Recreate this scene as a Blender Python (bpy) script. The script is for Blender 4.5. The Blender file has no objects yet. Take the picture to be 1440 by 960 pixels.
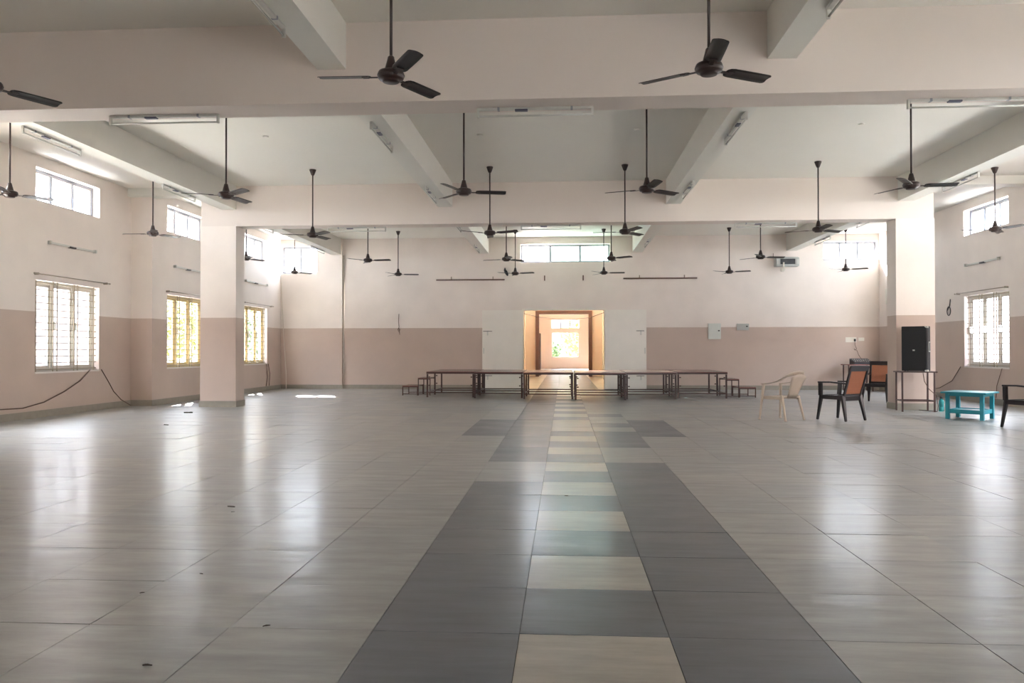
import bpy, bmesh, math, random
from mathutils import Vector, Matrix, Quaternion
from math import radians as R, sin, cos, pi
C = bpy.context.scene.collection
SC = bpy.context.scene
random.seed(7)

# ---------------------------------------------------------------- camera
cam = bpy.data.cameras.new('camera'); co = bpy.data.objects.new('camera', cam); C.objects.link(co)
cam.sensor_width = 36; cam.lens = 27.72; cam.clip_start = 0.05; cam.clip_end = 500
co.matrix_world = (Matrix.Translation((0, 0, 1.2)) @ Matrix.Rotation(0.0656, 4, 'Z')
                   @ Matrix.Rotation(pi/2 + 0.0114, 4, 'X') @ Matrix.Rotation(-0.0009, 4, 'Z'))
SC.camera = co
# ---------------------------------------------------------------- exposure
SC.view_settings.view_transform = 'Standard'; SC.view_settings.look = 'None'
SC.view_settings.gamma = 1; SC.view_settings.use_curve_mapping = False
SC.view_settings.exposure = 3.75
try:
    SC.cycles.use_denoising = True
    SC.cycles.max_bounces = 14; SC.cycles.diffuse_bounces = 9; SC.cycles.glossy_bounces = 5
    SC.cycles.transparent_max_bounces = 16; SC.cycles.sample_clamp_indirect = 6
    SC.cycles.caustics_reflective = False; SC.cycles.caustics_refractive = False
except Exception: pass
# ---------------------------------------------------------------- sky
W = bpy.data.worlds.new('sky'); SC.world = W; W.use_nodes = True
nt = W.node_tree; nt.nodes.clear()
wo = nt.nodes.new('ShaderNodeOutputWorld'); bg = nt.nodes.new('ShaderNodeBackground')
tc = nt.nodes.new('ShaderNodeTexCoord'); sx = nt.nodes.new('ShaderNodeSeparateXYZ'); cr = nt.nodes.new('ShaderNodeValToRGB')
nt.links.new(tc.outputs['Generated'], sx.inputs[0]); nt.links.new(sx.outputs['Z'], cr.inputs[0])
cr.color_ramp.elements[0].position = 0.0; cr.color_ramp.elements[0].color = (0.95, 0.98, 1.0, 1)
cr.color_ramp.elements[1].position = 0.9; cr.color_ramp.elements[1].color = (0.72, 0.83, 1.0, 1)
nt.links.new(cr.outputs[0], bg.inputs[0]); bg.inputs[1].default_value = 2.6
nt.links.new(bg.outputs[0], wo.inputs[0])
# ---------------------------------------------------------------- sun
sl = bpy.data.lights.new('sun', 'SUN'); sl.energy = 9.0; sl.angle = R(0.6); sl.color = (1, 0.97, 0.91)
so = bpy.data.objects.new('sun', sl); C.objects.link(so)
so.rotation_mode = 'QUATERNION'; so.rotation_quaternion = Vector((1.85, -4.25, -4.1)).to_track_quat('-Z', 'Y')
so.location = (-10, 40, 30)

# ---------------------------------------------------------------- dimensions (metres)
XL1, XL2, XR = -9.43, -8.95, 9.50        # left wall bay 2, left wall bay 3, right wall
YS, YW, YF = 16.62, 24.45, -8.0          # step in left wall, back wall, wall behind the camera
ZC, ZB, ZS, ZD = 4.72, 3.86, 4.22, 1.905 # ceiling, main beams, secondary beams, dado line
TH = 0.25
UP = (3.90, 4.51); LO = (0.82, 2.48)
WINL = [(-6.9, -4.95), (9.45, 11.4), (13.5, 15.45)]
WINL3 = [(17.27, 19.2), (21.52, 23.3)]
WINR = [(-6.9, -4.95), (-2.8, -0.85), (5.4, 7.35), (9.4, 11.35), (13.4, 15.35), (17.5, 19.4), (21.5, 23.4)]

# sky portals in the real openings
def portal(loc, sx_, sy_, rot):
    l = bpy.data.lights.new('window_portal', 'AREA'); l.shape = 'RECTANGLE'; l.size = sx_; l.size_y = sy_
    o = bpy.data.objects.new('window_portal', l); C.objects.link(o); o.location = loc; o.rotation_euler = rot
    l.cycles.is_portal = True
for (a, b) in WINL + WINL3:
    X = (XL1 if a < YS else XL2) - TH - 0.02
    portal((X, (a+b)/2, sum(UP)/2), UP[1]-UP[0], b-a, (0, -pi/2, 0))
    portal((X, (a+b)/2, sum(LO)/2), LO[1]-LO[0], b-a, (0, -pi/2, 0))
for (a, b) in WINR:
    portal((XR+TH+0.02, (a+b)/2, sum(UP)/2), UP[1]-UP[0], b-a, (0, pi/2, 0))
    portal((XR+TH+0.02, (a+b)/2, sum(LO)/2), LO[1]-LO[0], b-a, (0, pi/2, 0))
for (a, b, z0, z1) in ((-8.93, -7.78, 3.64, 4.50), (-1.34, 1.43, 3.93, 4.50), (7.86, 9.46, 3.93, 4.50), (-1.25, 1.25, 0.0, 2.45)):
    portal(((a+b)/2, YW+TH+0.02, (z0+z1)/2), b-a, z1-z0, (-pi/2, 0, 0))
FRONT = [(3.8, 5.4)]
for (a, b) in FRONT: portal(((a+b)/2, YF-TH-0.02, 1.3), b-a, 2.6, (pi/2, 0, 0))

# ---------------------------------------------------------------- materials
def lin(r, g, b):
    f = lambda c: (c/255)/12.92 if c/255 <= 0.04045 else (((c/255)+0.055)/1.055)**2.4
    return (f(r), f(g), f(b), 1)
def mat(name, col, rough=0.6, metal=0.0, noise=0.0, nscale=6.0, bump=0.0, bscale=60.0, spec=None, trans=0.0):
    m = bpy.data.materials.new(name); m.use_nodes = True; n = m.node_tree; b = n.nodes['Principled BSDF']
    b.inputs['Roughness'].default_value = rough; b.inputs['Metallic'].default_value = metal
    if spec is not None: b.inputs['Specular IOR Level'].default_value = spec
    if trans: b.inputs['Transmission Weight'].default_value = trans
    c = lin(*col)
    g = n.nodes.new('ShaderNodeNewGeometry')
    nz = n.nodes.new('ShaderNodeTexNoise'); nz.inputs['Scale'].default_value = nscale; nz.inputs['Detail'].default_value = 5
    n.links.new(g.outputs['Position'], nz.inputs['Vector'])
    mx = n.nodes.new('ShaderNodeMix'); mx.data_type = 'RGBA'
    k = noise if noise else 0.03
    mx.inputs[6].default_value = (c[0]*(1-k), c[1]*(1-k), c[2]*(1-k), 1)
    mx.inputs[7].default_value = (min(1, c[0]*(1+k)), min(1, c[1]*(1+k)), min(1, c[2]*(1+k)), 1)
    n.links.new(nz.outputs['Fac'], mx.inputs[0]); n.links.new(mx.outputs[2], b.inputs['Base Color'])
    if bump:
        n2 = n.nodes.new('ShaderNodeTexNoise'); n2.inputs['Scale'].default_value = bscale
        n.links.new(g.outputs['Position'], n2.inputs['Vector'])
        bp = n.nodes.new('ShaderNodeBump'); bp.inputs['Strength'].default_value = bump; bp.inputs['Distance'].default_value = 0.01
        n.links.new(n2.outputs['Fac'], bp.inputs['Height']); n.links.new(bp.outputs[0], b.inputs['Normal'])
    return m
def paint_mat(name, top, low, zline):
    m = bpy.data.materials.new(name); m.use_nodes = True; n = m.node_tree; b = n.nodes['Principled BSDF']
    g = n.nodes.new('ShaderNodeNewGeometry'); s = n.nodes.new('ShaderNodeSeparateXYZ'); n.links.new(g.outputs['Position'], s.inputs[0])
    gt = n.nodes.new('ShaderNodeMath'); gt.operation = 'GREATER_THAN'; gt.inputs[1].default_value = zline
    n.links.new(s.outputs['Z'], gt.inputs[0])
    mx = n.nodes.new('ShaderNodeMix'); mx.data_type = 'RGBA'; mx.inputs[6].default_value = lin(*low); mx.inputs[7].default_value = lin(*top)
    n.links.new(gt.outputs[0], mx.inputs[0])
    nz = n.nodes.new('ShaderNodeTexNoise'); nz.inputs['Scale'].default_value = 1.1; nz.inputs['Detail'].default_value = 6
    n.links.new(g.outputs['Position'], nz.inputs['Vector'])
    rp = n.nodes.new('ShaderNodeMapRange'); rp.inputs[1].default_value = 0.3; rp.inputs[2].default_value = 0.7; rp.inputs[3].default_value = 0.93; rp.inputs[4].default_value = 1.03
    n.links.new(nz.outputs['Fac'], rp.inputs[0])
    mu = n.nodes.new('ShaderNodeMix'); mu.data_type = 'RGBA'; mu.blend_type = 'MULTIPLY'; mu.inputs[0].default_value = 1
    n.links.new(mx.outputs[2], mu.inputs[6]); n.links.new(rp.outputs[0], mu.inputs[7]); n.links.new(mu.outputs[2], b.inputs['Base Color'])
    ro = n.nodes.new('ShaderNodeMapRange'); ro.inputs[3].default_value = 0.38; ro.inputs[4].default_value = 0.6
    n.links.new(gt.outputs[0], ro.inputs[0]); n.links.new(ro.outputs[0], b.inputs['Roughness'])
    n2 = n.nodes.new('ShaderNodeTexNoise'); n2.inputs['Scale'].default_value = 3.5; n2.inputs['Detail'].default_value = 8
    n.links.new(g.outputs['Position'], n2.inputs['Vector'])
    bp = n.nodes.new('ShaderNodeBump'); bp.inputs['Strength'].default_value = 0.25; bp.inputs['Distance'].default_value = 0.02
    n.links.new(n2.outputs['Fac'], bp.inputs['Height']); n.links.new(bp.outputs[0], b.inputs['Normal'])
    return m
def slab_mat(name, col, spread, warm=0.0):
    m = bpy.data.materials.new(name); m.use_nodes = True; n = m.node_tree; b = n.nodes['Principled BSDF']
    L = n.links.new
    g = n.nodes.new('ShaderNodeNewGeometry')
    # one random value per slab, from its cell in the slab grid
    ad = n.nodes.new('ShaderNodeVectorMath'); ad.operation = 'SUBTRACT'; ad.inputs[1].default_value = (-0.19, 3.35, 0)
    dv = n.nodes.new('ShaderNodeVectorMath'); dv.operation = 'DIVIDE'; dv.inputs[1].default_value = (0.63, 0.6455, 100)
    fl = n.nodes.new('ShaderNodeVectorMath'); fl.operation = 'FLOOR'
    L(g.outputs['Position'], ad.inputs[0]); L(ad.outputs[0], dv.inputs[0]); L(dv.outputs[0], fl.inputs[0])
    wn = n.nodes.new('ShaderNodeTexWhiteNoise'); wn.noise_dimensions = '2D'; L(fl.outputs[0], wn.inputs['Vector'])
    def noise(scale, sc, det, rough=0.5, src=None):
        mp = n.nodes.new('ShaderNodeMapping'); mp.inputs['Scale'].default_value = scale; L(g.outputs['Position'], mp.inputs[0])
        z = n.nodes.new('ShaderNodeTexNoise'); z.inputs['Scale'].default_value = sc; z.inputs['Detail'].default_value = det
        z.inputs['Roughness'].default_value = rough; L(mp.outputs[0], z.inputs['Vector']); return z
    def rng(src, a0, a1, b0, b1):
        r_ = n.nodes.new('ShaderNodeMapRange')
        for i_, v_ in enumerate((a0, a1, b0, b1)): r_.inputs[i_+1].default_value = v_
        L(src, r_.inputs[0]); return r_.outputs[0]
    def mul(a_, b_):
        m_ = n.nodes.new('ShaderNodeMath'); m_.operation = 'MULTIPLY'; L(a_, m_.inputs[0]); L(b_, m_.inputs[1]); return m_.outputs[0]
    st = noise((1.1, 5.5, 1), 1.7, 6, 0.6)      # streaks along X in the cut stone
    cl = noise((1, 1.6, 1), 1.5, 5, 0.6)        # wear clouds
    k = mul(mul(rng(wn.outputs['Value'], 0, 1, 1-spread, 1+spread), rng(st.outputs['Fac'], 0.35, 0.65, 0.86, 1.15)), rng(cl.outputs['Fac'], 0.33, 0.67, 0.86, 1.12))
    c = lin(*col)
    mx = n.nodes.new('ShaderNodeMix'); mx.data_type = 'RGBA'; mx.inputs[6].default_value = c
    mx.inputs[7].default_value = (c[0]*1.05, c[1]*1.0, c[2]*0.95, 1); L(wn.outputs['Value'], mx.inputs[0])
    vm = n.nodes.new('ShaderNodeVectorMath'); vm.operation = 'SCALE'; L(mx.outputs[2], vm.inputs[0]); L(k, vm.inputs['Scale'])
    L(vm.outputs[0], b.inputs['Base Color'])
    L(mul(rng(cl.outputs['Fac'], 0.3, 0.7, 0.34, 0.50), rng(st.outputs['Fac'], 0.3, 0.7, 1.0, 1.12)), b.inputs['Roughness'])
    lo = noise((0.8, 3.0, 1), 1.7, 3, 0.5)
    b1 = n.nodes.new('ShaderNodeBump'); b1.inputs['Strength'].default_value = 0.5; b1.inputs['Distance'].default_value = 0.007
    L(lo.outputs['Fac'], b1.inputs['Height'])
    fs = noise((1.5, 13.0, 1), 1.8, 3)
    bp = n.nodes.new('ShaderNodeBump'); bp.inputs['Strength'].default_value = 0.25; bp.inputs['Distance'].default_value = 0.004
    L(fs.outputs['Fac'], bp.inputs['Height']); L(b1.outputs[0], bp.inputs['Normal']); L(bp.outputs[0], b.inputs['Normal']); L(bp.outputs[0], b.inputs['Coat Normal'])
    b.inputs['Coat Weight'].default_value = 0.42; b.inputs['Coat Roughness'].default_value = 0.20; b.inputs['Coat IOR'].default_value = 1.5
    b.inputs['Specular IOR Level'].default_value = 0.3
    return m
def glass_mat(name, tint, gloss=0.08):
    m = bpy.data.materials.new(name); m.use_nodes = True; n = m.node_tree; n.nodes.clear()
    o = n.nodes.new('ShaderNodeOutputMaterial'); t = n.nodes.new('ShaderNodeBsdfTransparent'); g = n.nodes.new('ShaderNodeBsdfGlossy')
    nz = n.nodes.new('ShaderNodeTexNoise'); nz.inputs['Scale'].default_value = 2.2
    rp = n.nodes.new('ShaderNodeValToRGB'); rp.color_ramp.elements[0].color = (*tint, 1); rp.color_ramp.elements[1].color = (min(1, tint[0]*1.05), min(1, tint[1]*1.05), min(1, tint[2]*1.05), 1)
    n.links.new(nz.outputs['Fac'], rp.inputs[0]); n.links.new(rp.outputs[0], t.inputs[0])
    g.inputs['Roughness'].default_value = 0.05
    mx = n.nodes.new('ShaderNodeMixShader'); mx.inputs[0].default_value = gloss
    n.links.new(t.outputs[0], mx.inputs[1]); n.links.new(g.outputs[0], mx.inputs[2]); n.links.new(mx.outputs[0], o.inputs[0])
    return m
WALLC, DADO = (236, 227, 220), (198, 179, 167)
M = dict(
    wall=paint_mat('wall_paint', WALLC, DADO, ZD),
    ceil=mat('ceiling_paint', (232, 230, 223), 0.7, noise=0.03, nscale=0.8),
    beam=mat('beam_paint', (226, 216, 209), 0.65, noise=0.03, nscale=0.9),
    beam2=mat('secondary_beam_paint', (228, 228, 222), 0.6, noise=0.03, nscale=0.9),
    skirt=mat('skirting_stone', (150, 144, 132), 0.45, noise=0.15, nscale=9),
    screed=mat('joint_filler', (62, 58, 54), 0.9, noise=0.2, nscale=30),
    slab=slab_mat('grey_beige_stone', (145, 147, 146), 0.05),
    dark=slab_mat('slate_grey_stone', (94, 99, 106), 0.05),
    cream=slab_mat('cream_stone', (166, 163, 155), 0.04),
    fan=mat('brown_enamel', (50, 34, 30), 0.35, noise=0.1),
    blade=mat('dark_brown_blade', (38, 29, 27), 0.38, noise=0.1),
    grey_metal=mat('light_grey_metal', (206, 206, 200), 0.4, metal=0.2),
    tube=mat('white_tube_glass', (205, 206, 200), 0.15),
    darkplastic=mat('dark_plastic', (40, 38, 42), 0.45),
    blueplastic=mat('blue_grey_plastic', (92, 92, 112), 0.4),
    alu=mat('grey_aluminium', (150, 154, 162), 0.4, metal=0.4),
    creamframe=mat('cream_window_paint', (196, 178, 134), 0.5, noise=0.06),
    whiteframe=mat('white_window_paint', (190, 184, 176), 0.45),
    grille=mat('grille_paint', (150, 138, 118), 0.5),
    glass=glass_mat('window_glass', (0.86, 0.88, 0.91)),
    glassgreen=glass_mat('greenish_window_glass', (0.50, 0.60, 0.58)),
    sill=mat('white_sill', (232, 226, 220), 0.4),
    rod=mat('curtain_rod_metal', (150, 138, 124), 0.35, metal=0.5),
    brownrod=mat('brown_pipe', (112, 88, 76), 0.45),
    cable=mat('brown_cable', (92, 72, 60), 0.6),
    whitecable=mat('pale_cable', (214, 206, 196), 0.6),
    door=mat('white_door_paint', (236, 232, 224), 0.3, noise=0.05, nscale=3, bump=0.15, bscale=8),
    steel=mat('dark_red_brown_steel', (66, 40, 36), 0.42, noise=0.12),
    top=mat('red_brown_laminate', (134, 92, 84), 0.22, noise=0.12, nscale=3),
    white=mat('white_plastic', (225, 222, 212), 0.4),
    ivory=mat('ivory_chair_plastic', (198, 182, 166), 0.4, noise=0.05),
    black=mat('black_chair_plastic', (32, 25, 26), 0.32, noise=0.1),
    weave=mat('orange_brown_weave', (158, 98, 68), 0.55, noise=0.25, nscale=60, bump=0.5, bscale=160),
    spk=mat('black_speaker_cabinet', (18, 18, 21), 0.6, bump=0.2, bscale=200),
    spkg=mat('black_speaker_grille', (24, 24, 27), 0.5, bump=0.6, bscale=400),
    turq=mat('turquoise_paint', (40, 136, 150), 0.4, noise=0.12, nscale=9),
    bottle=mat('turquoise_bottle_plastic', (70, 200, 205), 0.15, trans=0.6),
    boxw=mat('white_box_enamel', (212, 216, 210), 0.35),
    boxg=mat('grey_box_enamel', (178, 182, 178), 0.35),
    screen=mat('dark_display_glass', (46, 54, 60), 0.15, noise=0.4, nscale=40),
    brownframe=mat('brown_door_frame', (110, 74, 60), 0.4, noise=0.1),
    peach=mat('peach_wall_paint', (236, 212, 192), 0.6),
    creamwall=mat('cream_wall_paint', (250, 242, 226), 0.6),
    orange=mat('orange_board', (226, 116, 30), 0.5),
    terracotta=mat('dull_red_board', (170, 112, 96), 0.5),
    leafdead=mat('dead_leaf', (52, 42, 34), 0.8),
    ground=mat('pale_ground', (214, 211, 203), 0.9, noise=0.1),
    outwall=mat('pale_concrete', (226, 218, 213), 0.8, noise=0.06),
    yardwall=mat('darkened_pinkish_yard_wall', (112, 100, 98), 0.85, noise=0.2, nscale=1.5),  # darkened so the view behind the window grilles does not glare
    red=mat('red_cloth', (190, 60, 80), 0.8),
    bark=mat('tree_bark', (96, 78, 58), 0.9, noise=0.2),
    leaf=mat('bright_green_leaves', (50, 74, 18), 0.6, noise=0.35, nscale=3),
    leaf2=mat('yellow_green_leaves', (96, 98, 22), 0.6, noise=0.35, nscale=3),
    paper=mat('off_white_mark', (214, 200, 190), 0.4),
)

# ---------------------------------------------------------------- mesh helpers
class MB:
    """collects shapes into one mesh"""
    def __init__(s): s.bm = bmesh.new()
    def box(s, x0, x1, y0, y1, z0, z1, mtx=None, mi=0):
        vs = [s.bm.verts.new(Vector((x, y, z)) if mtx is None else mtx @ Vector((x, y, z))) for z in (z0, z1) for y in (y0, y1) for x in (x0, x1)]
        for f in ((0, 2, 3, 1), (4, 5, 7, 6), (0, 1, 5, 4), (2, 6, 7, 3), (0, 4, 6, 2), (1, 3, 7, 5)):
            fc = s.bm.faces.new([vs[i] for i in f]); fc.material_index = mi
        return s
    def tube(s, pts, r, seg=8, cap=True, sm=True):
        pts = [Vector(p) for p in pts]; n = len(pts); rs = r if isinstance(r, (list, tuple)) else [r]*n
        rings = []; up = Vector((0, 0, 1)); prev = None
        for i, p in enumerate(pts):
            t = (pts[min(i+1, n-1)] - pts[max(i-1, 0)]).normalized()
            a = prev if prev is not None else (up if abs(t.z) < 0.9 else Vector((1, 0, 0)))
            u = t.cross(a); u = u.normalized() if u.length > 1e-6 else t.orthogonal().normalized()
            v = u.cross(t).normalized(); prev = v
            rings.append([s.bm.verts.new(p + (u*cos(2*pi*k/seg) + v*sin(2*pi*k/seg))*rs[i]) for k in range(seg)])
        for i in range(n-1):
            for k in range(seg):
                f = s.bm.faces.new((rings[i][k], rings[i][(k+1) % seg], rings[i+1][(k+1) % seg], rings[i+1][k])); f.smooth = sm
        if cap: s.bm.faces.new(rings[0][::-1]); s.bm.faces.new(rings[-1])
        return s
    def lathe(s, prof, c=(0, 0, 0), seg=24):
        c = Vector(c); rings = []
        for (r, z) in prof:
            rings.append([s.bm.verts.new(c + Vector((max(r, 1e-4)*cos(2*pi*k/seg), max(r, 1e-4)*sin(2*pi*k/seg), z))) for k in range(seg)])
        for i in range(len(prof)-1):
            for k in range(seg):
                f = s.bm.faces.new((rings[i][k], rings[i][(k+1) % seg], rings[i+1][(k+1) % seg], rings[i+1][k])); f.smooth = True
        s.bm.faces.new(rings[0][::-1]); s.bm.faces.new(rings[-1])
        return s
    def grid(s, P, thick, nrm=None):
        """sheet of points P[i][j] given thickness along nrm(i,j) or face normals"""
        ni, nj = len(P), len(P[0]); F = [[s.bm.verts.new(P[i][j]) for j in range(nj)] for i in range(ni)]
        B = []
        for i in range(ni):
            row = []
            for j in range(nj):
                a = Vector(P[min(i+1, ni-1)][j]) - Vector(P[max(i-1, 0)][j]); b = Vector(P[i][min(j+1, nj-1)]) - Vector(P[i][max(j-1, 0)])
                k = a.cross(b).normalized()
                row.append(s.bm.verts.new(Vector(P[i][j]) + k*thick))
            B.append(row)
        def q(a, b, c, d):
            f = s.bm.faces.new((a, b, c, d)); f.smooth = True
        for i in range(ni-1):
            for j in range(nj-1):
                q(F[i][j], F[i+1][j], F[i+1][j+1], F[i][j+1]); q(B[i][j], B[i][j+1], B[i+1][j+1], B[i+1][j])
        for i in range(ni-1):
            q(F[i][0], B[i][0], B[i+1][0], F[i+1][0]); q(F[i][-1], F[i+1][-1], B[i+1][-1], B[i][-1])
        for j in range(nj-1):
            q(F[0][j], F[0][j+1], B[0][j+1], B[0][j]); q(F[-1][j], B[-1][j], B[-1][j+1], F[-1][j+1])
        return s
    def build(s, name, m, parent=None, bevel=0.0):
        if bevel:
            try: bmesh.ops.bevel(s.bm, geom=s.bm.edges[:], offset=bevel, segments=2, affect='EDGES', clamp_overlap=True)
            except Exception: pass
        bmesh.ops.recalc_face_normals(s.bm, faces=s.bm.faces[:])
        me = bpy.data.meshes.new(name); s.bm.to_mesh(me); s.bm.free()
        for k in (m if isinstance(m, (list, tuple)) else [m]): me.materials.append(k)
        o = bpy.data.objects.new(name, me); C.objects.link(o)
        if parent: o.parent = parent
        return o
def thing(name, label, cat, loc=(0, 0, 0), rz=0.0, group=None):
    o = bpy.data.objects.new(name, None); C.objects.link(o); o.empty_display_size = 0.1
    o.location = loc; o.rotation_euler = (0, 0, rz); o['label'] = label; o['category'] = cat
    if group: o['group'] = group
    return o
def tag(o, label, cat, group=None):
    o['label'] = label; o['category'] = cat
    if group: o['group'] = group
    return o
def struct(o, label=None, cat=None):
    o['kind'] = 'structure'
    if label: o['label'] = label
    if cat: o['category'] = cat
    return o
def root(name):
    o = bpy.data.objects.new(name, None); C.objects.link(o); return o
def dup(r, loc=None, rz=None, label=None, group=None):
    n = r.copy(); C.objects.link(n)
    if loc is not None: n.location = loc
    if rz is not None: n.rotation_euler = (0, 0, rz)
    if label: n['label'] = label
    if group: n['group'] = group
    for ch in list(r.children):
        c = ch.copy(); C.objects.link(c); c.parent = n
        for g in list(ch.children):
            d = g.copy(); C.objects.link(d); d.parent = c
    return n

# ---------------------------------------------------------------- walls
def wall_cells(mb, fn, a0, a1, z0, z1, holes):
    """fill a0..a1 x z0..z1 with boxes around the holes (a,b,z0,z1); fn(a,b,c,d) adds the box"""
    xs = sorted({a0, a1, *[h[0] for h in holes], *[h[1] for h in holes]}); 
    for i in range(len(xs)-1):
        p, q = xs[i], xs[i+1]; hs = sorted([(h[2], h[3]) for h in holes if h[0] <= p+1e-6 and h[1] >= q-1e-6]); z = z0
        for (u, v) in hs:
            if u > z+1e-6: fn(p, q, z, u)
            z = v
        if z < z1-1e-6: fn(p, q, z, z1)
mb = MB()
H1 = [(a, b, *UP) for a, b in WINL] + [(a, b, *LO) for a, b in WINL]
wall_cells(mb, lambda a, b, c, d: mb.box(XL1-TH, XL1, a, b, c, d), YF, YS, -0.05, ZC, H1)
H2 = [(a, b, *UP) for a, b in WINL3] + [(a, b, *LO) for a, b in WINL3]
wall_cells(mb, lambda a, b, c, d: mb.box(XL2-TH, XL2, a, b, c, d), YS, YW, -0.05, ZC, H2)
mb.box(XL1-TH, XL2-TH, YS, YS+0.35, -0.05, ZC)
struct(mb.build('wall_left', M['wall']))
mb = MB()
H3 = [(a, b, *UP) for a, b in WINR] + [(a, b, *LO) for a, b in WINR]
wall_cells(mb, lambda a, b, c, d: mb.box(XR, XR+TH, a, b, c, d), YF, YW, -0.05, ZC, H3)
struct(mb.build('wall_right', M['wall']))
mb = MB()
H4 = [(-8.93, -7.78, 3.64, 4.50), (-1.34, 1.43, 3.93, 4.50), (7.86, 9.46, 3.93, 4.50), (-1.25, 1.25, -0.05, 2.45)]
wall_cells(mb, lambda a, b, c, d: mb.box(a, b, YW, YW+TH, c, d), XL1-TH, XR+TH, -0.05, ZC, H4)
mb.box(-7.76, -6.95, YW-0.09, YW, -0.05, ZC)
struct(mb.build('wall_back', M['wall']))
mb = MB()
wall_cells(mb, lambda a, b, c, d: mb.box(a, b, YF-TH, YF, c, d), XL1-TH, XR+TH, -0.05, ZC, [(a, b, -0.05, 2.6) for a, b in FRONT])
struct(mb.build('wall_front', M['wall']))

# skirtings
mb = MB(); mb.box(XL1, XL1+0.014, YF, YS, 0, 0.13).box(XL2, XL2+0.014, YS-0.014, YW, 0, 0.13).box(XL1, XL2+0.014, YS-0.014, YS, 0, 0.13)
struct(mb.build('baseboard_left', M['skirt']))
struct(MB().box(XR-0.014, XR, YF, YW, 0, 0.13).build('baseboard_right', M['skirt']))
mb = MB().box(XL2, -7.76, YW-0.014, YW, 0, 0.13).box(-7.775, -6.935, YW-0.104, YW-0.09, 0, 0.13).box(-6.95, -1.27, YW-0.014, YW, 0, 0.13).box(1.27, XR, YW-0.014, YW, 0, 0.13)
struct(mb.build('baseboard_back', M['skirt']))

# ---------------------------------------------------------------- ceiling and beams
ce = struct(MB().box(XL1-TH, XR+TH, YF-TH, YW+TH, ZC, ZC+0.2).build('ceiling', M['ceil']))
CX = [(-7.76, -6.98), (6.70, 7.46)]
for Y0, Y1 in ((0.15, 0.6), (8.30, 8.75), (16.42, 16.84)):
    MB().box(CX[0][0], CX[1][1], Y0, Y1, ZB, ZC).build('main_beam', M['beam'], ce)
    MB().box(XL1, CX[0][0], Y0+0.05, Y1-0.05, 4.55, ZC).build('aisle_beam', M['beam2'], ce)
    MB().box(CX[1][1], XR, Y0+0.05, Y1-0.05, 4.55, ZC).build('aisle_beam', M['beam2'], ce)
for x0, x1 in ((-7.31, -6.99), (-2.64, -2.33), (2.11, 2.41), (6.76, 7.07)):
    for a, b in ((YF, 0.15), (0.6, 8.30), (8.75, 16.42), (16.84, YW)):
        MB().box(x0, x1, a, b, ZS, ZC).build('secondary_beam', M['beam2'], ce)
for (x, y) in ((-4.88, 12.62), (4.63, 12.56), (-1.36, 12.76), (1.17, 12.62)):
    MB().lathe([(0.035, 0), (0.05, 0.012), (0.05, 0.02)], (x, y, ZC-0.02), 14).build('junction_cap', M['ceil'], ce)

# columns
def column(x0, x1, y, label):
    o = thing('column', label, 'column', ((x0+x1)/2, y+0.25, 0)); o['kind'] = 'structure'
    w = (x1-x0)/2
    MB().box(-w, w, -0.25, 0.20, 0, ZB+0.001).build('shaft', M['wall'], o)
    s = MB(); t = 0.016
    s.box(-w-t, w+t, -0.25-t, -0.25, 0, 0.13).box(-w-t, w+t, 0.20, 0.20+t, 0, 0.13).box(-w-t, -w, -0.25, 0.20, 0, 0.13).box(w, w+t, -0.25, 0.20, 0, 0.13)
    s.build('plinth', M['skirt'], o)
    return o
cl = column(*CX[0], 16.39, 'two-tone painted square column standing on the left side of the hall')
column(*CX[1], 16.39, 'two-tone painted square column behind the black loudspeaker')
for y in (8.27, 0.12):
    for c in CX: column(*c, y, 'painted square column nearer the camera, outside the picture')

# ---------------------------------------------------------------- floor of stone slabs
fl = struct(root('floor'))
MB().box(XL1-TH, XR+TH, YF-TH, YW+TH, -0.06, -0.006).build('screed', M['screed'], fl)
MB().box(-5.6, 5.6, YW+TH, 52.5, -0.06, -0.006).build('passage_screed', M['screed'], fl)
PX, PY, X0g, Y0g = 0.63, 0.6455, -0.19, 3.35
def slab_kind(i, k):
    # i: column (0 = centre strip), k: row counted from y = 3.35
    if i == 0:
        if k in (13, 14, 15): return 2
        if k > 15: return 1 if k % 2 == 0 else 2
        return 2 if k % 2 else 1
    if i == -1: return 0 if k in (6, 7) or k > 31 else 1
    if i == 1:
        return 0 if k in (8, 9, 13, 15, 16) or k > 17 else 1
    if i == 2: return 1 if 12 <= k <= 15 else 0
    if i == -2: return 1 if 12 <= k <= 15 else 0
    return 0
SM = [M['slab'], M['dark'], M['cream']]
def inview(x, y):
    c, s = cos(0.0656), sin(0.0656); xx = x*c + y*s; yy = -x*s + y*c
    return yy > 2.0 and abs(xx/yy) < 0.70
cells = []
for i in range(-15, 16):
    for k in range(-18, 33):
        x0 = X0g + i*PX; x1 = x0+PX; y0 = Y0g + k*PY; y1 = y0+PY
        xa, xb = max(x0, XL1), min(x1, XR); ya, yb = max(y0, YF), min(y1, YW+TH)
        if xb-xa < 0.05 or yb-ya < 0.05: continue
        cx, cy = (xa+xb)/2, (ya+yb)/2
        cells.append((cx*cx + cy*cy if inview(cx, cy) else 1e9+cy, i, k, xa, xb, ya, yb))
cells.sort()
GAP = 0.0017
slabmesh = {}
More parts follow.
